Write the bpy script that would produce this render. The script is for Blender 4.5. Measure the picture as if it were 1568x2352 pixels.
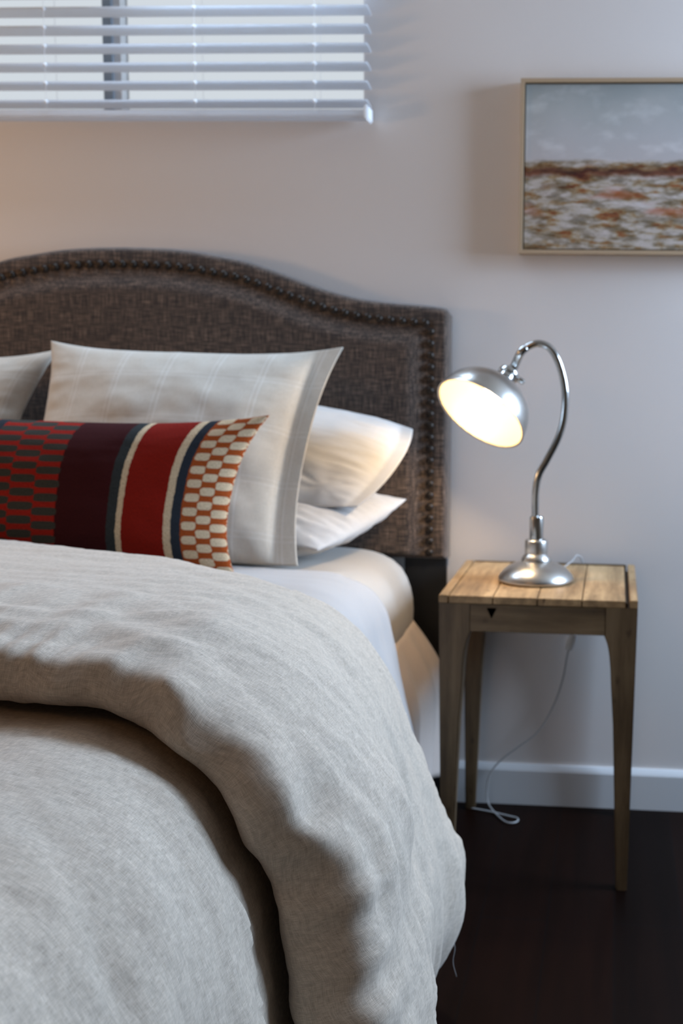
import bpy, bmesh, math, random
import numpy as np
from mathutils import Vector, Matrix, noise

for o in list(bpy.data.objects):
    bpy.data.objects.remove(o)
scn = bpy.context.scene
COL = scn.collection
rnd = random.Random(7)

# ------------------------------------------------------------------ camera
PITCH, YAW, ROLL = .1121, .0746, .0160
CAM = Vector((.2364, -2.6964, 1.0623))
fw = Vector((-math.sin(YAW)*math.cos(PITCH), math.cos(YAW)*math.cos(PITCH), -math.sin(PITCH)))
r0 = Vector((math.cos(YAW), math.sin(YAW), 0)); u0 = r0.cross(fw)
rt = r0*math.cos(ROLL)+u0*math.sin(ROLL); up = u0*math.cos(ROLL)-r0*math.sin(ROLL)
cd = bpy.data.cameras.new('camera'); cam = bpy.data.objects.new('camera', cd); COL.objects.link(cam)
cam.matrix_world = Matrix(((rt.x, up.x, -fw.x, CAM.x), (rt.y, up.y, -fw.y, CAM.y), (rt.z, up.z, -fw.z, CAM.z), (0, 0, 0, 1)))
cd.sensor_fit = 'VERTICAL'; cd.sensor_height = 36; cd.sensor_width = 24
cd.lens = 2600/2352*36
cd.shift_x = (784-1212.63)/2352; cd.shift_y = -(1176-1145.16)/2352
cd.clip_start = .02
cd.dof.use_dof = True; cd.dof.focus_distance = 1.15; cd.dof.aperture_fstop = 7
scn.camera = cam

# ------------------------------------------------------------------ world, lights, exposure
scn.view_settings.view_transform = 'Standard'; scn.view_settings.look = 'None'
scn.view_settings.exposure = 0; scn.view_settings.gamma = 1; scn.view_settings.use_curve_mapping = False
w = bpy.data.worlds.new('overcast_sky'); scn.world = w; w.use_nodes = True
bg = w.node_tree.nodes['Background']; bg.inputs[0].default_value = (.645, .70, .75, 1); bg.inputs[1].default_value = 1.0

def area(name, loc, target, sx, sy, power, col):
    l = bpy.data.lights.new(name, 'AREA'); l.shape = 'RECTANGLE'; l.size = sx; l.size_y = sy
    l.energy = power; l.color = col
    o = bpy.data.objects.new(name, l); COL.objects.link(o); o.location = loc
    o.rotation_euler = (Vector(target)-Vector(loc)).to_track_quat('-Z', 'Y').to_euler()
    return o
area('daylight_right_window', (2.1, -.47, 1.66), (-.4, -1.05, .7), .8, 1.0, 96, (.54, .73, 1))
area('daylight_bed_window', (-.93, -.16, 2.12), (-.70, -1.8, 1.40), 1.1, .34, 26, (.57, .76, 1))
area('warm_front_fill', (-.9, -3.4, 2.35), (-.5, -1.0, .8), .7, .7, 3.0, (1, .50, .20))  # added warm fill from the camera side, no fixture behind it
lp = bpy.data.lights.new('far_bedside_lamp_light', 'POINT'); lp.energy = 21; lp.color = (1, .62, .30); lp.shadow_soft_size = .12
lo = bpy.data.objects.new('far_bedside_lamp_light', lp); COL.objects.link(lo); lo.location = (-2.15, -1.05, 1.30)

# ------------------------------------------------------------------ helpers
def tag(o, label=None, cat=None, group=None, kind=None):
    for k, v in (('label', label), ('category', cat), ('group', group), ('kind', kind)):
        if v: o[k] = v
    return o
def empty(name, loc=(0, 0, 0)):
    o = bpy.data.objects.new(name, None); COL.objects.link(o); o.location = loc; o.empty_display_size = .1
    return o
def link(name, me, mat=None, parent=None, smooth=True):
    o = bpy.data.objects.new(name, me); COL.objects.link(o)
    if mat: me.materials.append(mat)
    if smooth:
        for p in me.polygons: p.use_smooth = True
    if parent:
        o.parent = parent; o.matrix_parent_inverse = Matrix.Translation(-parent.location) if parent.type == 'EMPTY' else Matrix.Identity(4)
    return o
def frombm(name, bm, mat=None, parent=None, smooth=False, bevel=0, seg=2):
    if bevel:
        bmesh.ops.bevel(bm, geom=bm.edges[:], offset=bevel, segments=seg, affect='EDGES', clamp_overlap=True)
    bmesh.ops.recalc_face_normals(bm, faces=bm.faces[:])
    me = bpy.data.meshes.new(name); bm.to_mesh(me); bm.free()
    o = link(name, me, mat, parent, smooth)
    if smooth or bevel:
        for p in me.polygons: p.use_smooth = True
        try: me.set_sharp_from_angle(angle=math.radians(38))
        except Exception: pass
    return o
def bmbox(bm, x0, x1, y0, y1, z0, z1):
    m = bmesh.ops.create_cube(bm, size=1)
    for v in m['verts']:
        v.co = Vector((x0+(v.co.x+.5)*(x1-x0), y0+(v.co.y+.5)*(y1-y0), z0+(v.co.z+.5)*(z1-z0)))
def box(name, x0, x1, y0, y1, z0, z1, mat, parent=None, bevel=0):
    bm = bmesh.new(); bmbox(bm, x0, x1, y0, y1, z0, z1)
    return frombm(name, bm, mat, parent, bevel=bevel)
def grid(name, P, mat, parent=None, uv=None, wrapu=False, flip=False):
    """P: array (n,m,3) of world points -> one smooth mesh"""
    n, m = P.shape[:2]
    idx = np.arange(n*m).reshape(n, m); F = []
    nn = n if wrapu else n-1
    for i in range(nn):
        a = idx[i]; b = idx[(i+1) % n]
        for j in range(m-1):
            f = (int(a[j]), int(b[j]), int(b[j+1]), int(a[j+1]))
            F.append(f[::-1] if flip else f)
    me = bpy.data.meshes.new(name); me.from_pydata([tuple(map(float, p)) for p in P.reshape(-1, 3)], [], F)
    if uv is not None:
        l = me.uv_layers.new(name='UVMap'); U = uv.reshape(-1, 2)
        vi = np.zeros(len(me.loops), dtype=np.int32); me.loops.foreach_get('vertex_index', vi)
        l.data.foreach_set('uv', U[vi].astype(np.float32).ravel())
    me.update()
    return link(name, me, mat, parent)
def lathe(name, prof, origin, axis, mat, parent, n=64, closed=False):
    """prof list of (radius, height) along axis from origin"""
    a = Vector(axis).normalized(); t = a.orthogonal().normalized(); b = a.cross(t)
    P = np.zeros((n, len(prof), 3))
    for i in range(n):
        c, s = math.cos(2*math.pi*i/n), math.sin(2*math.pi*i/n)
        for j, (r, h) in enumerate(prof):
            P[i, j] = Vector(origin)+a*h+(t*c+b*s)*max(r, 1e-5)
    o = grid(name, P, mat, parent, wrapu=True)
    bm = bmesh.new(); bm.from_mesh(o.data); bmesh.ops.remove_doubles(bm, verts=bm.verts[:], dist=2e-5)
    bmesh.ops.recalc_face_normals(bm, faces=bm.faces[:]); bm.to_mesh(o.data); bm.free()
    for p in o.data.polygons: p.use_smooth = True
    try: o.data.set_sharp_from_angle(angle=math.radians(50))
    except Exception: pass
    return o
def crom(pts, n):
    """Catmull-Rom through pts, n samples evenly spaced in arc length"""
    p = np.array(pts, float); q = np.vstack([2*p[0]-p[1], p, 2*p[-1]-p[-2]]); out = []
    for i in range(1, len(q)-2):
        for t in np.linspace(0, 1, 24, endpoint=False):
            a, b, c, d = q[i-1], q[i], q[i+1], q[i+2]
            out.append(.5*((2*b)+(-a+c)*t+(2*a-5*b+4*c-d)*t*t+(-a+3*b-3*c+d)*t**3))
    out.append(q[-2]); out = np.array(out)
    L = np.concatenate([[0], np.cumsum(np.linalg.norm(np.diff(out, axis=0), axis=1))])
    s = np.linspace(0, L[-1], n)
    return np.stack([np.interp(s, L, out[:, k]) for k in range(out.shape[1])], 1), s
def tube(name, pts, r, mat, parent=None, n=80, k=14, caps=True):
    P, s = crom(pts, n)
    T = np.gradient(P, axis=0); T /= np.linalg.norm(T, axis=1)[:, None]
    nrm = Vector(T[0]).orthogonal().normalized(); G = np.zeros((n, k, 3))
    for i in range(n):
        t = Vector(T[i]); nrm = (nrm-t*nrm.dot(t)).normalized(); b = t.cross(nrm)
        rr = r if not callable(r) else r(i/(n-1))
        for j in range(k):
            a = 2*math.pi*j/(k-1)
            G[i, j] = Vector(P[i])+(nrm*math.cos(a)+b*math.sin(a))*rr
    o = grid(name, G, mat, parent, flip=True)
    bm = bmesh.new(); bm.from_mesh(o.data); bmesh.ops.remove_doubles(bm, verts=bm.verts[:], dist=r*.01 if not callable(r) else 1e-5)
    if caps: bmesh.ops.holes_fill(bm, edges=[e for e in bm.edges if e.is_boundary], sides=0)
    bmesh.ops.recalc_face_normals(bm, faces=bm.faces[:]); bm.to_mesh(o.data); bm.free()
    for p in o.data.polygons: p.use_smooth = True
    return o
def sm(a, b, x):
    t = np.clip((x-a)/(b-a), 0, 1); return t*t*(3-2*t)
def nz(x, y, z=0.):
    return noise.noise(Vector((x, y, z)))
def fbm(x, y, z=0., o=3):
    return noise.fractal(Vector((x, y, z)), 1.0, 2.0, o)

# ------------------------------------------------------------------ materials
class M:
    def __init__(s, name, col=(.8, .8, .8), rough=.6, metal=0, **k):
        s.m = bpy.data.materials.new(name); s.m.use_nodes = True; s.t = s.m.node_tree; s.n = s.t.nodes
        s.b = s.n['Principled BSDF']; s.b.inputs['Base Color'].default_value = (*col, 1)
        s.b.inputs['Roughness'].default_value = rough; s.b.inputs['Metallic'].default_value = metal
        for a, v in k.items(): s.b.inputs[a.replace('_', ' ')].default_value = v
    def nd(s, t, **k):
        n = s.n.new(t)
        for a, v in k.items(): setattr(n, a, v)
        return n
    def L(s, a, b): s.t.links.new(a, b)
    def coord(s, kind='Object', scale=(1, 1, 1)):
        c = s.nd('ShaderNodeTexCoord'); mp = s.nd('ShaderNodeMapping'); mp.inputs['Scale'].default_value = scale
        s.L(c.outputs[kind], mp.inputs[0]); return mp.outputs[0]
    def noise(s, vec, scale=1., detail=2., rough=.5):
        n = s.nd('ShaderNodeTexNoise'); n.inputs['Scale'].default_value = scale; n.inputs['Detail'].default_value = detail
        n.inputs['Roughness'].default_value = rough; s.L(vec, n.inputs['Vector']); return n.outputs['Fac']
    def ramp(s, fac, stops, interp='LINEAR'):
        r = s.nd('ShaderNodeValToRGB'); r.color_ramp.interpolation = interp; e = r.color_ramp.elements
        while len(e) > 1: e.remove(e[-1])
        e[0].position = stops[0][0]; e[0].color = (*stops[0][1], 1)
        for p, c in stops[1:]:
            q = e.new(p); q.color = (*c, 1)
        s.L(fac, r.inputs[0]); return r.outputs[0]
    def math(s, op, a, b=None, clamp=False):
        n = s.nd('ShaderNodeMath', operation=op); n.use_clamp = clamp
        for i, v in enumerate((a, b)):
            if v is None: continue
            if isinstance(v, (int, float)): n.inputs[i].default_value = v
            else: s.L(v, n.inputs[i])
        return n.outputs[0]
    def mix(s, f, a, b, mode='MIX'):
        n = s.nd('ShaderNodeMix', data_type='RGBA', blend_type=mode)
        for i, v in ((0, f), (6, a), (7, b)):
            if isinstance(v, (int, float)): n.inputs[i].default_value = v
            elif isinstance(v, tuple): n.inputs[i].default_value = (*v, 1)
            else: s.L(v, n.inputs[i])
        return n.outputs[2]
    def col(s, c): s.L(c, s.b.inputs['Base Color'])
    def bump(s, h, strength=.3, dist=.001):
        n = s.nd('ShaderNodeBump'); n.inputs['Strength'].default_value = strength; n.inputs['Distance'].default_value = dist
        s.L(h, n.inputs['Height']); s.L(n.outputs[0], s.b.inputs['Normal']); return n
def fabric(name, c1, c2, thread=900, slub=40, kind='UV', amt=.5, bump=.4, sheen=.2, rough=.9, mottle=0):
    m = M(name, c1, rough); m.b.inputs['Sheen Weight'].default_value = sheen; m.b.inputs['Sheen Roughness'].default_value = .6
    a = m.noise(m.coord(kind, (thread, slub, thread)), 1, 2); b = m.noise(m.coord(kind, (slub, thread, slub)), 1, 2)
    s = m.math('ADD', a, b); s = m.math('MULTIPLY', s, .5)
    c = m.ramp(s, [(.5-amt*.2, c1), (.5+amt*.2, c2)])
    if mottle:
        q1 = m.noise(m.coord(kind, (230, 70, 1)), 1, 3); q2 = m.noise(m.coord(kind, (60, 260, 1)), 1, 3)
        q = m.ramp(m.math('MULTIPLY', m.math('ADD', q1, q2), .5), [(.38, (1-mottle,)*3), (.62, (1+mottle,)*3)]); c = m.mix(1., c, q, 'MULTIPLY')
    m.col(c); m.bump(s, bump, .0006)
    return m
MAT = {}
m = M('wall_paint', (.80, .74, .70), .85); m.bump(m.noise(m.coord('Object', (160, 160, 160)), 1, 3), .12, .001); MAT['wall'] = m.m
MAT['ceiling'] = M('ceiling_paint', (.42, .36, .30), .9).m; MAT['bounce_brown'] = M('brown_bounce_paint', (.17, .12, .075), .9).m; MAT['tan'] = M('tan_paint', (.34, .27, .20), .9).m  # dark warm tones on unseen surfaces, chosen to cut and warm the bounce
m = M('trim_paint', (.72, .72, .72), .4); MAT['trim'] = m.m
# dark floor boards running away from the camera
m = M('dark_floor', (.02, .012, .01), .48); m.b.inputs['Specular IOR Level'].default_value = .07
vec = m.coord('Object', (1, 1, 1)); br = m.nd('ShaderNodeTexBrick')
mp = m.nd('ShaderNodeMapping'); mp.inputs['Rotation'].default_value = (0, 0, math.pi/2); m.L(vec, mp.inputs[0]); m.L(mp.outputs[0], br.inputs['Vector'])
br.inputs['Scale'].default_value = 1; br.inputs['Brick Width'].default_value = 1.2; br.inputs['Row Height'].default_value = .13
br.inputs['Mortar Size'].default_value = .0015; br.inputs['Color1'].default_value = (.0075, .0026, .0014, 1); br.inputs['Color2'].default_value = (.0028, .0013, .0008, 1)
br.inputs['Mortar'].default_value = (.004, .003, .003, 1)
g = m.noise(m.coord('Object', (26, 1.6, 26)), 1, 5, .6)
c = m.mix(g, (.25, .2, .2), (1.9, 1.6, 1.5)); m.col(m.mix(1., br.outputs['Color'], c, 'MULTIPLY')); m.bump(g, .25, .001); MAT['floor'] = m.m
# weathered wood
def wood(name, axis, k=1.):
    m = M(name, (.2, .14, .09), .55)
    sc = {'x': (3, 30, 30), 'y': (30, 3, 30), 'z': (30, 30, 3)}[axis]
    g = m.noise(m.coord('Object', sc), 1, 6, .65); big = m.noise(m.coord('Object', (7, 7, 7)), 1, 3)
    c = m.ramp(g, [(.25, (.07, .048, .026)), (.45, (.165, .120, .068)), (.6, (.25, .19, .115)), (.8, (.33, .265, .175))])
    c = m.mix(m.math('MULTIPLY', big, 1.0), c, (.55, .46, .40), 'MULTIPLY')
    if k != 1: c = m.mix(1., c, (k, k*.90, k*.76), 'MULTIPLY')
    sp = m.ramp(m.noise(m.coord('Object', (45, 45, 14)), 1, 2), [(.24, (.35, .3, .25)), (.34, (1, 1, 1))])
    m.col(m.mix(1., c, sp, 'MULTIPLY')); m.bump(g, .35, .001); return m.m
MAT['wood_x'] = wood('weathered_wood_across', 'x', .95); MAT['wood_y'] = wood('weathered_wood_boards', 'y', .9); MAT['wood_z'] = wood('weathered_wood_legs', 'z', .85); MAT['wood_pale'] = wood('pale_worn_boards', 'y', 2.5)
MAT['groove'] = M('dark_groove', (.03, .02, .012), .9).m
# metals
m = M('brushed_nickel', (.56, .54, .51), .30, 1); m.bump(m.noise(m.coord('Object', (300, 300, 300)), 1, 2), .05, .0003); MAT['nickel'] = m.m
MAT['chrome'] = M('polished_nickel', (.50, .50, .49), .16, 1).m
MAT['lining'] = M('cream_enamel', (.22, .185, .125), .5).m
m = M('glowing_bulb', (1, .95, .85), .4); m.b.inputs['Emission Color'].default_value = (1, .90, .72, 1); m.b.inputs['Emission Strength'].default_value = 2.0; MAT['bulb'] = m.m
MAT['cord'] = M('clear_plastic_cord', (.42, .41, .40), .3, Alpha=1.0).m
MAT['black'] = M('black_metal', (.006, .006, .007), .6).m
MAT['nail'] = M('antique_bronze_nail', (.035, .026, .020), .4, .6).m
m = M('white_faux_wood', (.86, .88, .90), .45)
tr = m.nd('ShaderNodeBsdfTranslucent'); tr.inputs[0].default_value = (.92, .95, 1, 1); mx = m.nd('ShaderNodeMixShader'); mx.inputs[0].default_value = .5
m.L(m.b.outputs[0], mx.inputs[1]); m.L(tr.outputs[0], mx.inputs[2]); m.L(mx.outputs[0], m.n['Material Output'].inputs['Surface']); MAT['blind'] = m.m
MAT['blindcord'] = M('white_cord', (.9, .9, .9), .6).m
MAT['winframe'] = M('grey_window_frame', (.30, .36, .42), .5).m
m = M('window_glass', (1, 1, 1), .02); m.b.inputs['Transmission Weight'].default_value = 1; m.b.inputs['IOR'].default_value = 1.02; MAT['glass'] = m.m
# fabrics
m = M('charcoal_brown_linen', (.1, .08, .07), .95); m.b.inputs['Sheen Weight'].default_value = .25
a = m.noise(m.coord('Object', (420, 600, 26)), 1, 3); b = m.noise(m.coord('Object', (26, 600, 420)), 1, 3); s = m.math('MULTIPLY', m.math('ADD', a, b), .5)
m.col(m.ramp(s, [(.36, (.021, .0145, .0115)), (.5, (.062, .042, .032)), (.64, (.23, .160, .118))])); m.bump(s, .4, .001); MAT['headboard'] = m.m
MAT['duvet'] = fabric('grey_beige_chambray', (.38, .308, .235), (.60, .510, .415), 1400, 110, amt=.8, bump=.5, sheen=.12, mottle=.13).m
MAT['sheet'] = fabric('white_cotton_sheet', (.42, .405, .395), (.46, .445, .435), 1200, 200, amt=.6, bump=.1, sheen=.1).m
MAT['fitted'] = fabric('ivory_fitted_sheet', (.46, .42, .37), (.50, .46, .41), 1200, 200, kind='Object', amt=.6, bump=.1, sheen=.1).m
MAT['white'] = fabric('white_pillowcase', (.52, .51, .50), (.57, .56, .55), 1200, 200, amt=.6, bump=.1, sheen=.1).m
MAT['skirt'] = fabric('champagne_satin', (.70, .58, .50), (.76, .64, .56), 900, 100, amt=.6, bump=.1, rough=.4).m
# linen pillowcase with woven-in check of double lines (UV in metres)
def linen_plaid():
    m = M('ivory_linen_check', (.7, .67, .6), .92); m.b.inputs['Sheen Weight'].default_value = .2
    a = m.noise(m.coord('UV', (900, 60, 1)), 1, 2); b = m.noise(m.coord('UV', (60, 900, 1)), 1, 2); s = m.math('MULTIPLY', m.math('ADD', a, b), .5)
    base = m.ramp(s, [(.38, (.50, .45, .375)), (.62, (.58, .53, .455))])
    c = m.nd('ShaderNodeTexCoord'); sx = m.nd('ShaderNodeSeparateXYZ'); m.L(c.outputs['UV'], sx.inputs[0])
    def lines(o, period, off):
        t = m.math('FRACT', m.math('DIVIDE', m.math('ADD', o, off), period))
        l1 = m.math('LESS_THAN', m.math('ABSOLUTE', m.math('SUBTRACT', t, .5)), .018)
        l2 = m.math('LESS_THAN', m.math('ABSOLUTE', m.math('SUBTRACT', t, .60)), .012)
        return m.math('MAXIMUM', l1, l2)
    lx = lines(sx.outputs[0], .105, .02); ly = lines(sx.outputs[1], .115, .01)
    f = m.math('MULTIPLY', m.math('MAXIMUM', lx, m.math('MULTIPLY', ly, .6)), .5)
    m.col(m.mix(f, base, (.68, .65, .60))); m.bump(m.math('ADD', s, m.math('MULTIPLY', lx, .8)), .3, .0008); return m.m
MAT['linen'] = linen_plaid()
# striped and checked wool of the lumbar cushion; UV.x = metres from the right edge, UV.y = metres up
def kilim():
    m = M('striped_wool_weave', (.3, .05, .03), .95); m.b.inputs['Specular IOR Level'].default_value = .12
    c = m.nd('ShaderNodeTexCoord'); sx = m.nd('ShaderNodeSeparateXYZ'); m.L(c.outputs['UV'], sx.inputs[0])
    wob = m.noise(m.coord('UV', (60, 160, 1)), 1, 2)
    U = m.math('ADD', sx.outputs[0], m.math('MULTIPLY', m.math('SUBTRACT', wob, .5), .004)); V = sx.outputs[1]
    cream = (.56, .43, .28); rust = (.30, .060, .012); red = (.20, .009, .004); grey = (.030, .035, .036); mar = (.040, .006, .007)
    navy = (.022, .027, .036); org = (.36, .06, .01); olive = (.042, .041, .034)
    base = m.ramp(U, [(0, rust), (.087, navy), (.107, cream), (.123, red), (.208, cream), (.222, grey), (.240, mar), (.345, (.27, .014, .008)),
                      (.492, navy), (.515, org), (.537, grey), (.60, mar), (.68, grey), (.70, org), (.74, navy), (.80, rust)], 'CONSTANT')
    def cells(col_w, row_h, u0, duty, shift):
        k = m.math('FLOOR', m.math('DIVIDE', m.math('SUBTRACT', U, u0), col_w))
        fu = m.math('FRACT', m.math('DIVIDE', m.math('SUBTRACT', U, u0), col_w))
        fv = m.math('FRACT', m.math('ADD', m.math('DIVIDE', V, row_h), m.math('MULTIPLY', k, shift)))
        e = m.math('MULTIPLY', m.math('ABSOLUTE', m.math('SUBTRACT', fu, .5)), .0)
        d = m.math('ABSOLUTE', m.math('SUBTRACT', fv, .5))
        # rounded ends
        rr = m.math('POWER', m.math('MULTIPLY', m.math('ABSOLUTE', m.math('SUBTRACT', fu, .5)), 2.0), 6.0)
        return m.math('LESS_THAN', m.math('ADD', d, m.math('MULTIPLY', rr, .12)), duty*.5)
    def rng(a, b): return m.math('MULTIPLY', m.math('GREATER_THAN', U, a), m.math('LESS_THAN', U, b))
    c1 = m.math('MULTIPLY', cells(.029, .0275, 0, .58, .45), rng(-.1, .087))
    c2 = m.math('MULTIPLY', cells(.049, .0262, .345, .60, .63), rng(.345, .492))
    th = m.noise(m.coord('UV', (900, 220, 1)), 1, 2); knit = m.noise(m.coord('UV', (500, 500, 1)), 1, 2)
    col = m.mix(c1, base, cream); col = m.mix(c2, col, olive)
    fac = m.ramp(m.math('MULTIPLY', m.math('ADD', th, knit), .5), [(.32, (.55, .55, .55)), (.65, (1.35, 1.35, 1.35))])
    m.col(m.mix(1., col, fac, 'MULTIPLY'))
    h = m.math('ADD', m.math('MULTIPLY', m.math('ADD', c1, c2), .9), m.math('ADD', m.math('MULTIPLY', th, .5), m.math('MULTIPLY', knit, .5)))
    m.bump(h, .7, .002); return m.m
MAT['kilim'] = kilim()
MAT['oak'] = M('pale_oak_frame', (.50, .36, .23), .5).m
MAT['backing'] = M('grey_canvas_edge', (.16, .17, .18), .8).m
def painting():
    m = M('abstract_landscape_paint', (.5, .5, .5), .7)
    c = m.nd('ShaderNodeTexCoord'); sx = m.nd('ShaderNodeSeparateXYZ'); m.L(c.outputs['UV'], sx.inputs[0])
    U, V = sx.outputs[0], sx.outputs[1]
    sky = m.ramp(m.math('ADD', V, m.math('MULTIPLY', m.math('SUBTRACT', m.noise(m.coord('UV', (3, 4, 1)), 1, 4), .5), .25)),
                 [(.50, (.43, .40, .40)), (.68, (.40, .395, .40)), (.85, (.34, .355, .355)), (1., (.25, .28, .285))])
    cloud = m.ramp(m.noise(m.coord('UV', (5, 9, 1)), 1, 4), [(.52, (0, 0, 0)), (.75, (.16, .16, .16))]); sky = m.mix(1., m.mix(1., sky, (1.32, 1.30, 1.28), 'MULTIPLY'), cloud, 'ADD')
    n1 = m.noise(m.coord('UV', (4.5, 17, 1)), 1, 6, .68); n2 = m.noise(m.coord('UV', (7, 20, 3)), 1, 5, .62); n3 = m.noise(m.coord('UV', (2.2, 7, 7)), 1, 4)
    land = m.ramp(n1, [(.30, (.09, .03, .012)), (.38, (.30, .085, .02)), (.44, (.36, .24, .11)), (.50, (.50, .43, .36)), (.60, (.64, .56, .53)), (.72, (.68, .64, .63))])
    olive = m.ramp(n2, [(.30, (.10, .085, .03)), (.42, (.34, .28, .16)), (.55, (1, 1, 1))]); land = m.mix(.75, land, olive, 'MULTIPLY')
    rustm = m.ramp(n3, [(.52, (0, 0, 0)), (.62, (1, 1, 1))]); rband = m.ramp(V, [(.18, (0, 0, 0)), (.24, (1, 1, 1)), (.36, (1, 1, 1)), (.40, (0, 0, 0))])
    land = m.mix(m.math('MULTIPLY', m.math('MULTIPLY', rustm, rband), .75), land, (.42, .10, .02))
    Vn = m.math('ADD', V, m.math('MULTIPLY', m.math('SUBTRACT', m.noise(m.coord('UV', (7, 3, 5)), 1, 4), .5), .09))
    dark = m.ramp(Vn, [(.43, (1, 1, 1)), (.455, (.40, .17, .09)), (.475, (.22, .07, .035)), (.495, (.55, .36, .18)), (.52, (1, 1, 1))])
    land = m.mix(1., land, dark, 'MULTIPLY')
    hz = m.ramp(m.math('ADD', V, m.math('MULTIPLY', m.math('SUBTRACT', m.noise(m.coord('UV', (6, 1, 2)), 1, 3), .5), .05)), [(.532, (0, 0, 0)), (.548, (1, 1, 1))])
    m.col(m.mix(hz, land, sky)); m.bump(n1, .2, .001); return m.m
MAT['painting'] = painting()

# ------------------------------------------------------------------ room
WX0, WX1, WZ0, WZ1 = -1.475, -.365, 1.665, 2.27
XL, XR, YF, ZC = -3.0, 2.3, -4.4, 2.55
def S(o): o['kind'] = 'structure'; return o
bm = bmesh.new()
bmbox(bm, XL-.12, WX0, 0, .14, 0, ZC); bmbox(bm, WX1, XR+.12, 0, .14, 0, ZC)
bmbox(bm, WX0, WX1, 0, .14, 0, WZ0); bmbox(bm, WX0, WX1, 0, .14, WZ1, ZC)
S(frombm('wall_back', bm, MAT['wall']))
S(box('wall_left', XL-.12, XL, YF, 0, 0, ZC, MAT['tan'])); S(box('wall_front', XL-.12, XR+.12, YF-.12, YF, 0, ZC, MAT['bounce_brown']))
bm = bmesh.new(); ya, yb, za, zb = -.92, -.05, 1.10, 2.22
bmbox(bm, XR, XR+.12, YF, ya, 0, ZC); bmbox(bm, XR, XR+.12, yb, 0, 0, ZC); bmbox(bm, XR, XR+.12, ya, yb, 0, za); bmbox(bm, XR, XR+.12, ya, yb, zb, ZC)
S(frombm('wall_right', bm, MAT['tan']))
S(box('floor', XL-.12, XR+.12, YF-.12, .14, -.06, 0, MAT['floor'])); S(box('ceiling', XL-.12, XR+.12, YF-.12, .14, ZC, ZC+.06, MAT['ceiling']))
bm = bmesh.new(); BH = .0996
for x0, x1 in ((XL, XR),):
    vs = [(0, 0), (-.015, 0), (-.015, BH-.014), (-.012, BH-.008), (-.006, BH), (0, BH)]
    a = [bm.verts.new((x0, y, z)) for y, z in vs]; b = [bm.verts.new((x1, y, z)) for y, z in vs]
    for i in range(len(vs)): bm.faces.new((a[i], a[(i+1) % 6], b[(i+1) % 6], b[i]))
    bm.faces.new(a); bm.faces.new(b[::-1])
S(frombm('baseboard_back', bm, MAT['trim']))
S(box('baseboard_right', XR-.015, XR, YF, -.015, 0, BH, MAT['trim'], bevel=.003))
# back window behind the blinds
win = S(empty('window_1', ((WX0+WX1)/2, .08, WZ0)))
bm = bmesh.new(); q = .03
bmbox(bm, WX0, WX0+q, .06, .12, WZ0, WZ1); bmbox(bm, WX1-q*.4, WX1, .06, .12, WZ0, WZ1)
bmbox(bm, WX0, WX1, .06, .12, WZ0, WZ0+.012); bmbox(bm, WX0, WX1, .06, .12, WZ1-q, WZ1)
frombm('window_frame', bm, MAT['trim'], win)
bm = bmesh.new(); bmbox(bm, -1.012, -.990, .045, .10, WZ0, WZ1); frombm('mullion', bm, MAT['winframe'], win)
bm = bmesh.new(); bmbox(bm, -.990, -.972, .055, .10, WZ0, WZ1); frombm('mullion', bm, MAT['trim'], win)
box('pane', WX0+.02, -1.012, .088, .092, WZ0+.01, WZ1-.02, MAT['glass'], win); box('pane', -.972, WX1-.01, .088, .092, WZ0+.01, WZ1-.02, MAT['glass'], win)
# right window (daylight source)
w2 = S(empty('window_2', (XR+.06, (ya+yb)/2, za)))
bm = bmesh.new()
for y0 in (ya, (ya+yb)/2-.02, yb-.04): bmbox(bm, XR+.03, XR+.09, y0, y0+.04, za, zb)
bmbox(bm, XR+.03, XR+.09, ya, yb, za, za+.04); bmbox(bm, XR+.03, XR+.09, ya, yb, zb-.04, zb)
frombm('window_frame', bm, MAT['trim'], w2); box('pane', XR+.058, XR+.062, ya+.02, yb-.02, za+.02, zb-.02, MAT['glass'], w2)

# ------------------------------------------------------------------ bed with headboard
HX = -.92
bed = tag(empty('bed', (HX, -1.1, 0)), 'bed with a dark charcoal-brown upholstered nail-trimmed arched headboard against the wall', 'bed')
HB = np.array([(0, 1.338), (.08, 1.3365), (.156, 1.331), (.22, 1.321), (.29, 1.308), (.372, 1.282), (.43, 1.261), (.475, 1.246), (.557, 1.226), (.638, 1.2165), (.70, 1.212), (.742, 1.208), (.755, 1.206), (.765, 1.200), (.770, 1.188)])
HBo, _ = crom(HB, 200)
def ztop(x): return float(np.interp(abs(x), HBo[:, 0], HBo[:, 1]))
ZB = .615
def hb_y(d):
    # front surface as a function of the distance from the outline
    if d < .012: return -.052-.024*math.sqrt(max(0, 1-(1-d/.012)**2))
    if d < .050: return -.076+.003*float(sm(.032, .046, d))
    return -.073-.012*float(sm(.050, .10, d))
nx, nzn = 220, 90
xs = np.sort(np.concatenate([np.linspace(-.77, .77, nx), [s*(.77-e) for s in (-1, 1) for e in (.001, .003, .006, .01, .015, .036, .04, .045, .05, .055, .06, .065)]]))
tz = np.sort(np.concatenate([np.linspace(0, 1, nzn), [.985, .991, .995, .998, .9995, .003, .008, .015, .94, .945, .955, .965, .93, .92, .91]]))
G = np.zeros((len(xs), len(tz), 3))
for i, x in enumerate(xs):
    zt = ztop(x); sl = (ztop(min(abs(x)+.01, .74))-ztop(max(abs(x)-.01, 0)))/.02; cs = 1/math.sqrt(1+sl*sl)
    for j, t in enumerate(tz):
        z = ZB+(zt-ZB)*t
        d = min((zt-z)*cs, .77-abs(x)); d2 = min(d, (z-ZB)+.06 if z-ZB > .012 else (z-ZB))
        G[i, j] = (HX+x, hb_y(max(0, d2 if z-ZB < .012 else d)), z)
head = grid('headboard', G, MAT['headboard'], bed, flip=False)
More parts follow.
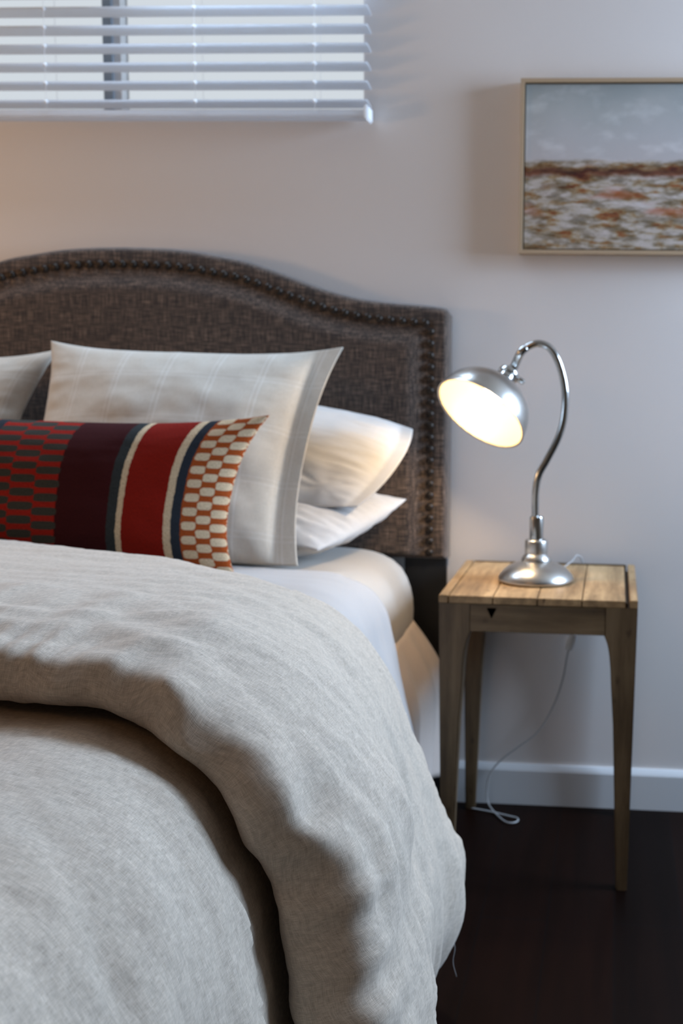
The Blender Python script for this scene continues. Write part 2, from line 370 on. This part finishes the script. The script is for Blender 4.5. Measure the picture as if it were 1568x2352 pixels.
bm = bmesh.new(); ring = [(HX+x, ztop(x)) for x in np.linspace(-.77, .77, 120)]
fr = [bm.verts.new((x, -.052, z)) for x, z in ring]+[bm.verts.new((HX+.77, -.052, ZB)), bm.verts.new((HX-.77, -.052, ZB))]
bk = [bm.verts.new((v.co.x, -.018, v.co.z)) for v in fr]
for i in range(len(fr)): bm.faces.new((fr[i], fr[(i+1) % len(fr)], bk[(i+1) % len(fr)], bk[i]))
bm.faces.new(bk)
frombm('back_panel', bm, MAT['headboard'], head)
# nail heads along a line 4.3 cm inside the outline
inset = []
for x in np.linspace(-.725, .725, 600):
    sl = (ztop(min(abs(x)+.01, .74))-ztop(max(abs(x)-.01, 0)))/.02*(1 if x > 0 else -1); cs = 1/math.sqrt(1+sl*sl)
    inset.append((x+.041*sl*cs, ztop(x)-.041*cs))
inset = [(-.728, z) for z in np.linspace(.64, 1.16, 60)]+[p for p in inset if abs(p[0]) < .728]+[(.728, z) for z in np.linspace(1.16, .632, 60)]
ins = np.array(inset); L = np.concatenate([[0], np.cumsum(np.linalg.norm(np.diff(ins, axis=0), axis=1))])
nail_me = None; cnt = 0
for s in np.arange(L[-1]-.001, 0, -.0272):
    x, z = np.interp(s, L, ins[:, 0]), np.interp(s, L, ins[:, 1])
    if cnt >= 98: break
    if nail_me is None:
        bmn = bmesh.new(); bmesh.ops.create_uvsphere(bmn, u_segments=14, v_segments=8, radius=.0092)
        for v in bmn.verts: v.co.y *= .8
        nail_me = bpy.data.meshes.new('nailhead'); bmn.to_mesh(nail_me); bmn.free(); nail_me.materials.append(MAT['nail'])
        for p in nail_me.polygons: p.use_smooth = True
    o = bpy.data.objects.new('nailhead', nail_me); COL.objects.link(o); o.parent = head; o.location = (HX+x, -.075, z); cnt += 1
for sx in (-1, 1):
    xa, xb = sorted((HX+sx*.765, HX+sx*.665)); box('headboard_leg', xa, xb, -.055, -.03, 0, .70, MAT['black'], bed, bevel=.003)
box('bed_base', HX-.68, HX+.68, -2.1, -.11, .06, .43, MAT['black'], bed, bevel=.005)
for x in (-.64, .64):
    for y in (-2.05, -.16): box('bed_foot', HX+x-.025, HX+x+.025, y-.025, y+.025, 0, .06, MAT['black'], bed)

# mattress in its fitted sheet
MC = [(0, .648), (.45, .648), (.57, .645), (.63, .632), (.672, .602), (.695, .55), (.700, .50), (.694, .455), (.67, .44), (.4, .436), (0, .436)]
half, _ = crom(MC, 60)
sec = np.vstack([half, np.stack([-half[::-1, 0], half[::-1, 1]], 1)[1:-1]])
ys = [(-.098, .55), (-.100, .80), (-.106, .93), (-.118, .985), (-.14, 1)]+[(y, 1) for y in np.linspace(-.2, -2.02, 60)]+[(-2.08, 1), (-2.105, .985), (-2.118, .93), (-2.124, .8), (-2.126, .5)]
G = np.zeros((len(sec), len(ys), 3))
for i, (x, z) in enumerate(sec):
    for j, (y, k) in enumerate(ys):
        e = .006*fbm(x*6, y*7, z*3)*sm(-.15, -.3, y)
        zc = .545; kx = 1-(1-k)*.12 if k < 1 else 1
        G[i, j] = (HX+x*kx+e*(1 if x > 0 else -1)*(abs(x) > .6), y, zc+(z-zc)*(1-(1-k)*.9)+e*(z > .6)*.5)
mo = grid('mattress', G, MAT['fitted'], wrapu=True)
bm = bmesh.new(); bm.from_mesh(mo.data); bmesh.ops.holes_fill(bm, edges=[e for e in bm.edges if e.is_boundary], sides=0); bmesh.ops.recalc_face_normals(bm, faces=bm.faces[:]); bm.to_mesh(mo.data); bm.free()
for p in mo.data.polygons: p.use_smooth = True
tag(mo, 'thick mattress in a smooth ivory fitted sheet, corner showing by the headboard', 'mattress')

# bed skirt: pleated satin, hung from under the mattress on three sides
def skirt_pts():
    path = [(HX+.700, -.105)]+[(HX+.705, y) for y in np.linspace(-.15, -2.08, 60)]+[(HX+.69, -2.12)]+[(x, -2.13) for x in np.linspace(HX+.65, HX-.65, 40)]+[(HX-.69, -2.12)]+[(HX-.705, y) for y in np.linspace(-2.08, -.105, 40)]
    return crom(path, 900)
SP, ss = skirt_pts(); T = np.gradient(SP, axis=0); T /= np.linalg.norm(T, axis=1)[:, None]
N = np.stack([-T[:, 1], T[:, 0]], 1)
if N[10, 0] < 0: N = -N
nv = 26; G = np.zeros((900, nv, 3)); UV = np.zeros((900, nv, 2))
for i in range(900):
    for j in range(nv):
        t = j/(nv-1)
        ruf = (.013*math.sin(ss[i]*52+2.5*nz(ss[i]*4, 0))+.012*nz(ss[i]*14, t*1.5))*(.15+.85*t)
        fl = -.006+.058*math.sin(min(1, t*2.2)*math.pi*.5)*(1.0+.4*max(0, 1-ss[i]/.25))-.02*t*t
        corner = max(0, 1-ss[i]/.10)
        G[i, j] = (SP[i, 0]+N[i, 0]*(fl+ruf), SP[i, 1]+N[i, 1]*(fl+ruf)+(.0), .478-.372*t-.004*math.sin(ss[i]*90)*t)
        UV[i, j] = (ss[i], t*.4)
sk = grid('bed_skirt', G, MAT['skirt'], uv=UV); sk.modifiers.new('thick', 'SOLIDIFY').thickness = .002
tag(sk, 'champagne satin bed skirt hanging in soft pleats beside the nightstand leg', 'bed skirt')

# ------------------------------------------------------------------ draped covers
def drape_path(ctrl, n):
    """symmetric cross-section over the bed: returns points, outward normals and arc length (0 at the centre)"""
    h, s = crom(ctrl, n); full = np.vstack([np.stack([-h[::-1, 0], h[::-1, 1]], 1)[:-1], h]); fs = np.concatenate([-s[::-1][:-1], s])
    T = np.gradient(full, axis=0); T /= np.linalg.norm(T, axis=1)[:, None]
    return full, np.stack([-T[:, 1], T[:, 0]], 1)*1.0, fs
# white top sheet
SC = [(0, .652), (.35, .652), (.53, .651), (.61, .645), (.665, .622), (.698, .58), (.714, .52), (.732, .45), (.752, .38), (.768, .31), (.770, .25), (.765, .20)]
FP, FN, fs = drape_path(SC, 130)
yy = np.linspace(-.475, -2.05, 150); G = np.zeros((len(FP), len(yy), 3)); UV = np.zeros((len(FP), len(yy), 2))
for i in range(len(FP)):
    side = float(sm(.60, .85, abs(fs[i])))
    for j, y in enumerate(yy):
        yb = y+(.05*side+.008*nz(fs[i]*6, 3))*(1-sm(0, .5, -.475-y))*0+(-.03*nz(fs[i]*3, 9))*float(1-sm(-.475, -.8, y) if False else (1-sm(.0, .35, -.475-y)))
        d = .004+.006*fbm(fs[i]*4, y*9, 2)+side*.010*fbm(y*11, fs[i]*2.5, 5)
        if abs(fs[i]) < .62: d = max(d, .003)
        G[i, j] = (HX+FP[i, 0]+FN[i, 0]*d, yb, FP[i, 1]+FN[i, 1]*d); UV[i, j] = (fs[i], y)
sh = grid('flat_sheet', G, MAT['sheet'], uv=UV); sh.modifiers.new('thick', 'SOLIDIFY').thickness = .0015
tag(sh, 'plain white flat sheet draped over the bed edge between pillows and duvet', 'bed sheet')

# duvet: lower layer from the foot, folded back on itself
DC = [(0, .672), (.3, .671), (.54, .668), (.635, .660), (.705, .634), (.748, .59), (.776, .53), (.796, .45), (.817, .36), (.836, .28), (.845, .225), (.838, .185), (.818, .16), (.78, .148)]
DP, DN, ds = drape_path(DC, 230)
def y_crease(a):
    return float(np.interp(a, [0, .2, .45, .60, .72, .85, 1.0, 1.15, 1.35], [-.70, -.74, -.85, -.93, -.98, -.97, -.90, -.83, -.82]))
def y_hem(a):
    return float(np.interp(a, [0, .5, .66, .74, .85, 1.0, 1.15, 1.35], [-1.51, -1.57, -1.60, -1.62, -1.61, -1.64, -1.68, -1.70]))
H0 = .034
npf = 300; G = np.zeros((len(DP), npf, 3)); UV = np.zeros((len(DP), npf, 2))
for i in range(len(DP)):
    s = ds[i]; a = abs(s); side = float(sm(.62, .90, a)); low = float(sm(.90, 1.2, a))
    yc = y_crease(a)+.012*nz(s*7, 1.3)+.02*nz(s*2.2, 8.1)
    yh = y_hem(a)+.014*nz(s*9, 4.4)+.016*nz(s*17, 2.2)+.012*side*nz(s*14, 6)
    puf = 1+.25*nz(s*8, 5.5)+.12*nz(s*19, 1.5)
    b = .070*puf+.022*side+.028*low; nose = .020+.010*nz(s*11, 3)+.012*nz(s*23, 7)
    prof = [(-3.0, H0), (-2.6, H0), (-2.3, H0+.002), (-2.0, H0+.004), (-1.85, H0+.002), (yh-.09, H0-.002), (yh-.02, H0-.008), (yh+.05, H0-.012), (yh+.09, H0-.006), (yh+.085, H0+.004), (yh+.04, H0+.003),
            (yh+.005, H0+.004), (yh-nose*.8, H0+.018), (yh-nose, H0+.032), (yh-nose*.8, H0+b*.62), (yh-nose*.1, H0+b*.92), (yh+.04, H0+b), (yh+.09, H0+b+.006), (yh+.2, H0+b+.004),
            ((yh+yc)/2, H0+.062), (yc-.22, H0+.056), (yc-.11, H0+.048), (yc-.045, H0+.034), (yc-.008, H0+.010), (yc+.002, H0-.010), (yc-.012, .002), (yc-.06, 0.000), (yc-.2, 0)]
    P, ps = crom(prof, npf)
    for j in range(npf):
        y, h = P[j]
        jj = j/(npf-1)
        # wrinkles
        outer = 1.0
        under = 1 if (h < H0-.004 and y > yh) else 0
        top = h > H0+.03
        wv = .0
        if not under:
            k = 1.0 if top else .8
            wv += .0075*k*fbm(s*3.0, y*4.0, 1.7 if top else 4.2)
            rg = 1-abs(nz(y*8+1.2*nz(s*2.5, y*2), s*1.6, 7 if top else 3))*3.2; wv += side*(.007+.008*low)*k*rg
            wv += side*.006*fbm(y*24, s*7, 2)+.0012*fbm(s*38, y*38, 4)
            # long shallow wrinkles along the crease on the top of the fold
            wv += (1-side)*.0045*nz(s*2.5+y*2, y*30+4*nz(s*2.2, y), 2)*k*(1 if top else .6)
            # diagonal pulls towards the bed corner
            dg = y*1.1+s*.9; wv += .005*nz(dg*16, (s-y)*2.0, 5)*float(sm(.35, .7, a))
            # small gathers along the hem edge
            if top or abs(y-yh) < .05:
                g = math.exp(-((y-yh+.0)/.07)**2); wv += .014*g*nz(s*22, y*5, 9)+.008*g*nz(s*47, y*4, 2)
            if not top: wv += (.004+.022*float(1-sm(-2.1, -1.72, y)))*nz(y*10+s*8, s*3.5-y*2, 6)*float(sm(.35, .6, a))
        if abs(y-yh) < .06 and not top: wv *= .3
        hh = max(h+wv, 0.001 if not under else h)
        x = DP[i, 0]+DN[i, 0]*hh; z = DP[i, 1]+DN[i, 1]*hh
        x -= .075*(1 if x > 0 else -1)*float(sm(1.02, 1.25, a))*float(sm(-.90, -1.30, y) if False else 1-sm(-1.32, -.92, y))
        o = max(0., -2.14-y)
        if o > 0:
            ang = min(o/.09, math.pi/2); drop = max(0, o-.09*math.pi/2)
            y = -2.14-.09*math.sin(ang); z = z-.09*(1-math.cos(ang))-drop
        z = max(z, .055+.004*math.sin(s*40)) + .018*low*nz(y*9, s*2, 3)*float(sm(1.05, 1.3, a))
        G[i, j] = (HX+x, y, z); UV[i, j] = (s, ps[j])
dv = grid('duvet', G, MAT['duvet'], uv=UV)
tag(dv, 'puffy grey-beige chambray duvet folded back on itself across the bed', 'duvet')
tube('loose_thread', [(-.012, -.98, .17), (.002, -.985, .145), (.000, -.99, .12), (.006, -.99, .095)], .0004, MAT['sheet'], dv, n=14, k=6)

# ------------------------------------------------------------------ pillows
def pillow(name, TL, TR, BR, BL, T, mat, sag=(.03, .03, .03, .03), nseg=90, p=2.2, flange=(0, 0), seed=0, wr=.006, crush=None, uvr=False, nvec=None, bend=0):
    """soft closed pillow; corners of its middle surface, full thickness T. sag: inward bow of top,right,bottom,left"""
    TL, TR, BR, BL = map(Vector, (TL, TR, BR, BL)); W = (TR-TL).length; Hh = (TL-BL).length
    nrm = ((TR-TL).cross(TL-BL)).normalized()      # points to the viewer side
    if nvec: nrm = Vector(nvec).normalized()
    if nrm.y > 0: nrm = -nrm
    ux = (TR-TL).normalized(); uy = (TL-BL).normalized()
    us = np.sin(np.linspace(-1, 1, nseg)*math.pi/2); us = .55*us+.45*np.linspace(-1, 1, nseg); vs = us
    m = nseg; V = []; UVs = []; F = []
    def pt(u, v, sgn):
        a, b = (u+1)/2, (v+1)/2
        base = (BL*(1-a)+BR*a)*(1-b)+(TL*(1-a)+TR*a)*b
        st, sr, sb, sl = sag
        cu, cv = (1-abs(u)**3), (1-abs(v)**2.4)
        base = base-uy*(st*cu*max(0, v)**2)+uy*(sb*cu*max(0, -v)**2)-ux*(sr*cv*max(0, u)**2)+ux*(sl*cv*max(0, -u)**2)
        fl, fr_ = flange; uu = u
        lo, hi = -1+2*fl/W, 1-2*fr_/W
        uu = (u-(lo+hi)/2)/((hi-lo)/2)
        th = 0 if abs(uu) >= 1 else (1-abs(uu)**p)**.62*(1-abs(v)**p)**.62
        # soft corner creases and undulation
        e = wr*fbm(u*2.2+seed, v*2.2, seed*3.1, 4)*(th**.5+.25)
        # gathers running in from the edges
        ed = max(abs(uu), abs(v)); gk = float(sm(.55, .95, ed))*(1 if ed < 1 else .5)
        e += wr*.45*gk*(nz(v*13+seed, u*1.5) if abs(uu) > abs(v) else nz(u*13+seed, v*1.5))*min(1, th*3+.15)
        if crush: e += crush(u, v)*th
        off = sgn*(T/2*th)+e*sgn*.8 + (nz(u*3+seed*5, v*3, 1)*.010 if th < .05 else 0)*0
        off += .0018*sgn + bend*(u*u)
        return base+nrm*off
    for sgn in (1, -1):
        for i in range(m):
            for j in range(m):
                V.append(pt(us[i], vs[j], sgn)); UVs.append(((1-us[i])/2*W, (vs[j]+1)/2*Hh))
    for i in range(m-1):
        for j in range(m-1):
            q = (i*m+j, (i+1)*m+j, (i+1)*m+j+1, i*m+j+1); F.append(q); F.append(tuple(m*m+k for k in q[::-1]))
    # close the seam
    rim = [i*m for i in range(m)]+[(m-1)*m+j for j in range(1, m)]+[i*m+m-1 for i in range(m-2, -1, -1)]+[j for j in range(m-2, 0, -1)]
    for k in range(len(rim)):
        a, b = rim[k], rim[(k+1) % len(rim)]; F.append((b, a, m*m+a, m*m+b))
    me = bpy.data.meshes.new(name); me.from_pydata([tuple(v) for v in V], [], F)
    l = me.uv_layers.new(name='UVMap')
    for lp_ in me.loops: l.data[lp_.index].uv = UVs[lp_.vertex_index]
    bm = bmesh.new(); bm.from_mesh(me); bmesh.ops.recalc_face_normals(bm, faces=bm.faces[:]); bm.to_mesh(me); bm.free()
    return link(name, me, mat)
# lower sleeping pillow, lying on the mattress against the headboard
def crC(u, v): return .010*nz(u*6, v*5, 2)+.012*nz(v*9+u*4, u*2, 6)
pC = pillow('pillow', (-.90, -.13, .775), (-.236, -.14, .765), (-.365, -.435, .690), (-.98, -.435, .690), .155, MAT['white'], sag=(-.01, -.012, .01, .02), seed=3, wr=.012, crush=crC)
tag(pC, 'lower of the two white sleeping pillows on the lamp side, lying on the mattress', 'pillow')
def crB(u, v):
    d = math.hypot(u-.72, v+.75); a = math.atan2(v+.75, u-.72)
    return .009*math.exp(-(d/.45)**2)*math.sin(a*7+2*nz(a*2,d*3))*min(1, d*4)+.010*nz(u*4, v*4, 8)
pB = pillow('pillow', (-.93, -.15, .99), (-.222, -.135, .925), (-.305, -.330, .770), (-.95, -.34, .78), .17, MAT['white'], sag=(-.035, -.022, -.01, .02), flange=(0, .030), seed=5, wr=.008, crush=crB)
tag(pB, 'upper of the two white sleeping pillows on the lamp side, leaning on the headboard', 'pillow')
def crA(u, v):
    # dents of the lower right part
    return -.020*math.exp(-((u-.60)**2/.05+(v+.35)**2/.02))+.014*math.exp(-((u-.62)**2/.04+(v+.10)**2/.02))+.005*nz(u*3, v*4, 1)+.007*float(sm(.2,.8,u))*nz(u*6, v*7, 3)
pA = pillow('pillow', (-1.010, -.255, 1.112), (-.354, -.255, 1.107), (-.395, -.475, .663), (-1.03, -.46, .668), .17, MAT['linen'], sag=(.024, .034, .0, .030), flange=(.0, .055), seed=1, wr=.006, crush=crA)
tag(pA, 'large ivory linen pillow with faint woven check, standing right behind the striped cushion', 'pillow')
pD = pillow('pillow', (-1.68, -.235, 1.10), (-1.005, -.225, 1.095), (-1.050, -.40, .668), (-1.70, -.44, .668), .17, MAT['linen'], sag=(.035, .052, .0, .03), flange=(.055, 0), seed=9, wr=.007)
tag(pD, 'ivory linen pillow at the left edge, mostly out of frame', 'pillow')
pE = pillow('pillow', (-1.62, -.15, .925), (-1.010, -.150, .900), (-1.010, -.30, .74), (-1.60, -.33, .79), .13, MAT['white'], sag=(0, .01, .01, .02), seed=12, wr=.006)
tag(pE, 'white pillow glimpsed in the gap between the two linen pillows', 'pillow')
pF = pillow('pillow', (-1.60, -.13, .775), (-1.000, -.14, .765), (-.985, -.41, .672), (-1.58, -.41, .672), .12, MAT['white'], sag=(.02, .02, .01, .02), seed=13, wr=.006)
tag(pF, 'white pillow lying on the mattress behind the left linen pillow', 'pillow')
# striped lumbar cushion
cu = pillow('throw_pillow', (-1.27, -.60, .985), (-.412, -.60, .972), (-.462, -.655, .668), (-1.27, -.655, .664), .16, MAT['kilim'], sag=(.026, .042, .0, .02), seed=2, wr=.004, p=2.6, nvec=(0, -1, .18))
tag(cu, 'woven lumbar cushion with red, maroon and cream stripes and rust checks', 'cushion')

# ------------------------------------------------------------------ nightstand
TX, TY, TW, TD, TH = -.109, -.463, .4016, .431, .61
ns = tag(empty('nightstand', (TX+TW/2, TY+TD/2, 0)), 'weathered brown wooden nightstand with tapered legs beside the bed', 'nightstand')
rail, thk = .020, .016
tp = box('tabletop', TX+rail, TX+TW-rail, TY+.004, TY+TD-.014, TH-.016, TH-.006, MAT['groove'], ns)
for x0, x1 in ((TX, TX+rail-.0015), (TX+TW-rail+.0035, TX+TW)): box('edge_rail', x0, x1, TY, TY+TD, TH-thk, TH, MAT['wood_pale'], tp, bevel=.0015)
box('edge_rail', TX+rail, TX+TW-rail, TY+TD-.010, TY+TD, TH-thk, TH, MAT['wood_x'], tp, bevel=.0015)
x = TX+rail+.001; pw = (TW-2*rail-.002)/4
for k in range(4):
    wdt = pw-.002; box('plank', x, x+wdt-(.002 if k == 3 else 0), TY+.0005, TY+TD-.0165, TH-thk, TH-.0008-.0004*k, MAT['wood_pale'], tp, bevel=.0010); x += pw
AZ = TH-thk-.0005
def leg(sx, sy):
    """tapered leg flaring into the apron with a small curve; sx, sy = +1 grows to +x / +y from the outer corner"""
    cx = TX if sx > 0 else TX+TW; cy = TY if sy > 0 else TY+TD
    bm = bmesh.new(); prev = None
    zs = [AZ, AZ-.03, AZ-.058, AZ-.066, AZ-.074, AZ-.085, AZ-.10, AZ-.125, AZ-.16, .35, .2, .1, .006, 0]
    ws = [.066, .066, .066, .0625, .0595, .0570, .0545, .0520, .0500, .0440, .0380, .0345, .031, .029]
    for z, wd in zip(zs, ws):
        off = .007*(1-z/AZ)
        x0, x1 = cx+sx*off, cx+sx*(wd); y0, y1 = cy+sy*off, cy+sy*(wd)
        v = [bm.verts.new((x0, y0, z)), bm.verts.new((x1, y0, z)), bm.verts.new((x1, y1, z)), bm.verts.new((x0, y1, z))]
        if prev:
            for i in range(4): bm.faces.new((prev[i], prev[(i+1) % 4], v[(i+1) % 4], v[i]))
        else: bm.faces.new(v)
        prev = v
    bm.faces.new(prev[::-1])
    bmesh.ops.recalc_face_normals(bm, faces=bm.faces[:])
    ed = [e for e in bm.edges if abs(e.verts[0].co.z-e.verts[1].co.z) > 1e-4]
    bmesh.ops.bevel(bm, geom=ed, offset=.003, segments=2, affect='EDGES')
    frombm('leg', bm, MAT['wood_z'], ns, smooth=True)
for a in (1, -1):
    for b in (1, -1): leg(a, b)
AB = TH-.0735
for x0, x1, y0, y1, mt in ((TX+.064, TX+TW-.064, TY+.0005, TY+.022, 'wood_x'), (TX+.064, TX+TW-.064, TY+TD-.022, TY+TD-.0005, 'wood_x'),
                           (TX+.0005, TX+.022, TY+.064, TY+TD-.064, 'wood_y'), (TX+TW-.022, TX+TW-.0005, TY+.064, TY+TD-.064, 'wood_y')):
    box('apron', x0, x1, y0, y1, AB, AZ, MAT[mt], ns, bevel=.0015)
bm = bmesh.new(); vs_ = [bm.verts.new(p) for p in ((TX+.098, TY-.0003, TH-.024), (TX+.118, TY-.0003, TH-.024), (TX+.108, TY-.0003, TH-.046))]; bm.faces.new(vs_)
bmesh.ops.solidify(bm, geom=bm.faces[:], thickness=.002); frombm('wood_knot', bm, MAT['groove'], ns)

# ------------------------------------------------------------------ lamp
LX, LY = .0745, -.273
lamp = tag(empty('table_lamp', (LX, LY, TH)), 'brushed nickel gooseneck table lamp, lit, standing on the nightstand', 'lamp')
lathe('base', [(0, .0005), (.080, .0005), (.0825, .002), (.083, .005), (.080, .012), (.073, .021), (.062, .030), (.048, .0375), (.036, .0415), (.0325, .043), (.0325, .046), (.031, .051), (.027, .056), (.023, .061), (0, .061)],
      (LX, LY, TH), (0, 0, 1), MAT['nickel'], lamp, 96)
lathe('neck_collar', [(0, .0605), (.0245, .0605), (.0248, .064), (.0248, .086), (.0235, .0895), (.020, .091), (0, .091)], (LX, LY, TH), (0, 0, 1), MAT['nickel'], lamp)
lathe('neck_sleeve', [(0, .0905), (.0150, .0905), (.0150, .138), (.0140, .1405), (.0090, .1415), (0, .1415)], (LX, LY, TH), (0, 0, 1), MAT['chrome'], lamp)
arm = [(.0715, -.273, .745), (.0712, -.273, .803), (.078, -.273, .841), (.094, -.273, .872), (.116, -.273, .917), (.128, -.273, .957), (.1315, -.273, 1.001), (.128, -.273, 1.040), (.1145, -.273, 1.084), (.096, -.273, 1.112), (.072, -.273, 1.121), (.050, -.273, 1.114), (.034, -.273, 1.100)]
tube('gooseneck_arm', arm, .0078, MAT['chrome'], lamp, n=140, k=20)
nv_ = Vector((-.44, -.55, -.70)).normalized()
OC = Vector((-.0445, -.325, .9715)); R_ = .1035; Dp = .092
neck_top = OC-nv_*(Dp+.040)
tube('gooseneck_joint', [(.046, -.273, 1.112), (.034, -.273, 1.1005), tuple(neck_top+Vector((.004, 0, .005))), tuple(neck_top+nv_*.006)], .0088, MAT['chrome'], lamp, n=20, k=18)
outer = []; inner = []
for k in range(33):
    a = k/32*math.pi/2*.93+.0
    outer.append((R_*math.cos(a)**.92, Dp*math.sin(a))); inner.append(((R_-.003)*math.cos(a)**.92, (Dp-.003)*math.sin(a)))
o_ = [(R_-.001, -.001), (R_+.0012, -.0015), (R_+.0015, .001)]+outer[1:]+[(.020, Dp+.001), (.0185, Dp+.004), (0, Dp+.004)]
sh_ = lathe('lamp_shade', [(r, h) for r, h in o_], tuple(OC), tuple(-nv_), MAT['nickel'], lamp, 96)
lathe('shade_lining', [(R_-.0005, -.0008)]+[(max(r, 0), h) for r, h in inner]+[(0, Dp-.003)], tuple(OC), tuple(-nv_), MAT['lining'], lamp, 96)
lathe('shade_cap', [(0, Dp), (.0235, Dp), (.0240, Dp+.004), (.0215, Dp+.009), (.0190, Dp+.011), (.0190, Dp+.020), (.0235, Dp+.0215), (.0245, Dp+.026), (.0235, Dp+.031), (.016, Dp+.0335), (.012, Dp+.037), (.010, Dp+.046), (0, Dp+.046)],
      tuple(OC), tuple(-nv_), MAT['chrome'], lamp, 48)
lathe('switch_knob', [(0, 0), (.006, 0), (.006, .012), (.0045, .014), (0, .014)], tuple(OC-nv_*(Dp+.026)+Vector((.022, -.004, -.010))), (.8, -.2, -.45), MAT['chrome'], lamp, 20)
lathe('bulb_socket', [(0, .074), (.016, .074), (.016, .088), (0, .088)], tuple(OC), tuple(-nv_), MAT['lining'], lamp, 32)
lathe('light_bulb', [(0, -.036), (.012, -.034), (.022, -.027), (.029, -.014), (.030, -.002), (.026, .012), (.018, .024), (.014, .034), (0, .034)], tuple(OC-nv_*.076), tuple(-nv_), MAT['bulb'], lamp, 40)
bl = bpy.data.lights.new('bulb_light', 'POINT'); bl.energy = 4.4; bl.color = (1, .74, .45); bl.shadow_soft_size = .02
bo = bpy.data.objects.new('bulb_light', bl); COL.objects.link(bo); bo.location = OC-nv_*.016; bo.rotation_euler = nv_.to_track_quat('-Z', 'Y').to_euler()
bo.parent = lamp; bo.matrix_parent_inverse = Matrix.Translation(-lamp.location)
# cord: over the back of the table, down the wall to the floor, with an inline switch
tube('power_cord', [(LX+.06, LY+.05, TH+.003), (.13, -.12, TH+.004), (.145, -.055, TH+.008), (.155, -.030, TH+.018), (.168, -.020, TH+.004), (.170, -.017, .56), (.157, -.020, .445), (.139, -.022, .392), (.128, -.024, .325), (.107, -.026, .259), (.070, -.028, .192), (.023, -.030, .152),
                    (-.019, -.030, .117), (-.046, -.032, .080), (-.053, -.034, .035), (-.046, -.045, .008), (-.020, -.098, .004), (.006, -.138, .004), (.028, -.135, .004), (.030, -.112, .004), (.004, -.098, .004), (-.034, -.080, .004), (-.09, -.06, .004)],
     .0020, MAT['cord'], lamp, n=260, k=8)
lathe('cord_switch', [(0, -.022), (.008, -.020), (.011, -.008), (.011, .008), (.008, .020), (0, .022)], (.146, -.024, .415), (.3, 0, .95), MAT['blindcord'], lamp, 20)

# ------------------------------------------------------------------ framed painting
PX0, PX1, PZ0, PZ1 = .006, .566, 1.333, 1.724
pf = tag(empty('framed_painting', ((PX0+PX1)/2, -.02, PZ0)), 'abstract landscape painting in a thin pale oak frame on the wall', 'painting')
bm = bmesh.new(); ft = .0085
for b in ((PX0, PX0+ft, PZ0, PZ1), (PX1-ft, PX1, PZ0, PZ1), (PX0+ft, PX1-ft, PZ0, PZ0+ft), (PX0+ft, PX1-ft, PZ1-ft, PZ1)): bmbox(bm, b[0], b[1], -.042, -.001, b[2], b[3])
frombm('frame', bm, MAT['oak'], pf)
box('backing', PX0+.004, PX1-.004, -.012, -.004, PZ0+.004, PZ1-.004, MAT['backing'], pf)
g_ = .0035; cx0, cx1, cz0, cz1 = PX0+ft+g_, PX1-ft-g_, PZ0+ft+g_, PZ1-ft-g_
cv = box('canvas', cx0, cx1, -.034, -.013, cz0, cz1, MAT['painting'], pf)
uvl = cv.data.uv_layers.new(name='UVMap')
for lp_ in cv.data.loops:
    co = cv.data.vertices[lp_.vertex_index].co; uvl.data[lp_.index].uv = ((co.x-cx0)/(cz1-cz0), (co.z-cz0)/(cz1-cz0))

# ------------------------------------------------------------------ window blind
BX0, BX1 = -1.502, -.341
bd = tag(empty('window_blind', ((BX0+BX1)/2, -.04, 1.63)), 'white horizontal slat blind hanging over the back window', 'window blind')
def slat(z):
    bm = bmesh.new(); n = 9; top = []; bot = []
    for k in range(n):
        t = k/(n-1); y = -.066+.050*t; zz = z+.0022*(1-(2*t-1)**2)-.0065*(t-.5)
        top.append((y, zz+.0014)); bot.append((y, zz-.0014))
    ring = top+bot[::-1]
    a = [bm.verts.new((BX0+.004, y, q)) for y, q in ring]; b = [bm.verts.new((BX1-.003, y, q)) for y, q in ring]
    for i in range(len(ring)): bm.faces.new((a[i], a[(i+1) % len(ring)], b[(i+1) % len(ring)], b[i]))
    bm.faces.new(a); bm.faces.new(b[::-1])
    return frombm('slat', bm, MAT['blind'], bd, smooth=True)
zsl = [1.668+.0415*k for k in range(15)]
for z in zsl: slat(z)
box('bottom_rail', BX0+.003, BX1-.004, -.066, -.018, 1.633, 1.650, MAT['blind'], bd, bevel=.004)
for x in (BX1-.009, BX0): box('end_cap', x, x+.009, -.070, -.014, 1.628, 1.661, MAT['blindcord'], bd, bevel=.003)
box('head_rail', BX0, BX1, -.07, -.01, 2.29, 2.34, MAT['blind'], bd, bevel=.003)
for x in (-.464, -.744, -1.10, -1.38):
    for y in (-.0675, -.0145): tube('ladder_cord', [(x, y, 1.64), (x, y, 1.9), (x, y, 2.30)], .0005, MAT['blindcord'], bd, n=6, k=7)
bmn = bmesh.new(); bmesh.ops.create_uvsphere(bmn, u_segments=10, v_segments=8, radius=.0042); clip_me = bpy.data.meshes.new('cord_clip'); bmn.to_mesh(clip_me); bmn.free(); clip_me.materials.append(MAT['blindcord'])
for p in clip_me.polygons: p.use_smooth = True
for x in (-.464, -.744, -1.10, -1.38):
    for z in zsl[:8]:
        o = bpy.data.objects.new('cord_clip', clip_me); COL.objects.link(o); o.parent = bd; o.matrix_parent_inverse = Matrix.Translation(-bd.location); o.location = (x, -.0675, z)
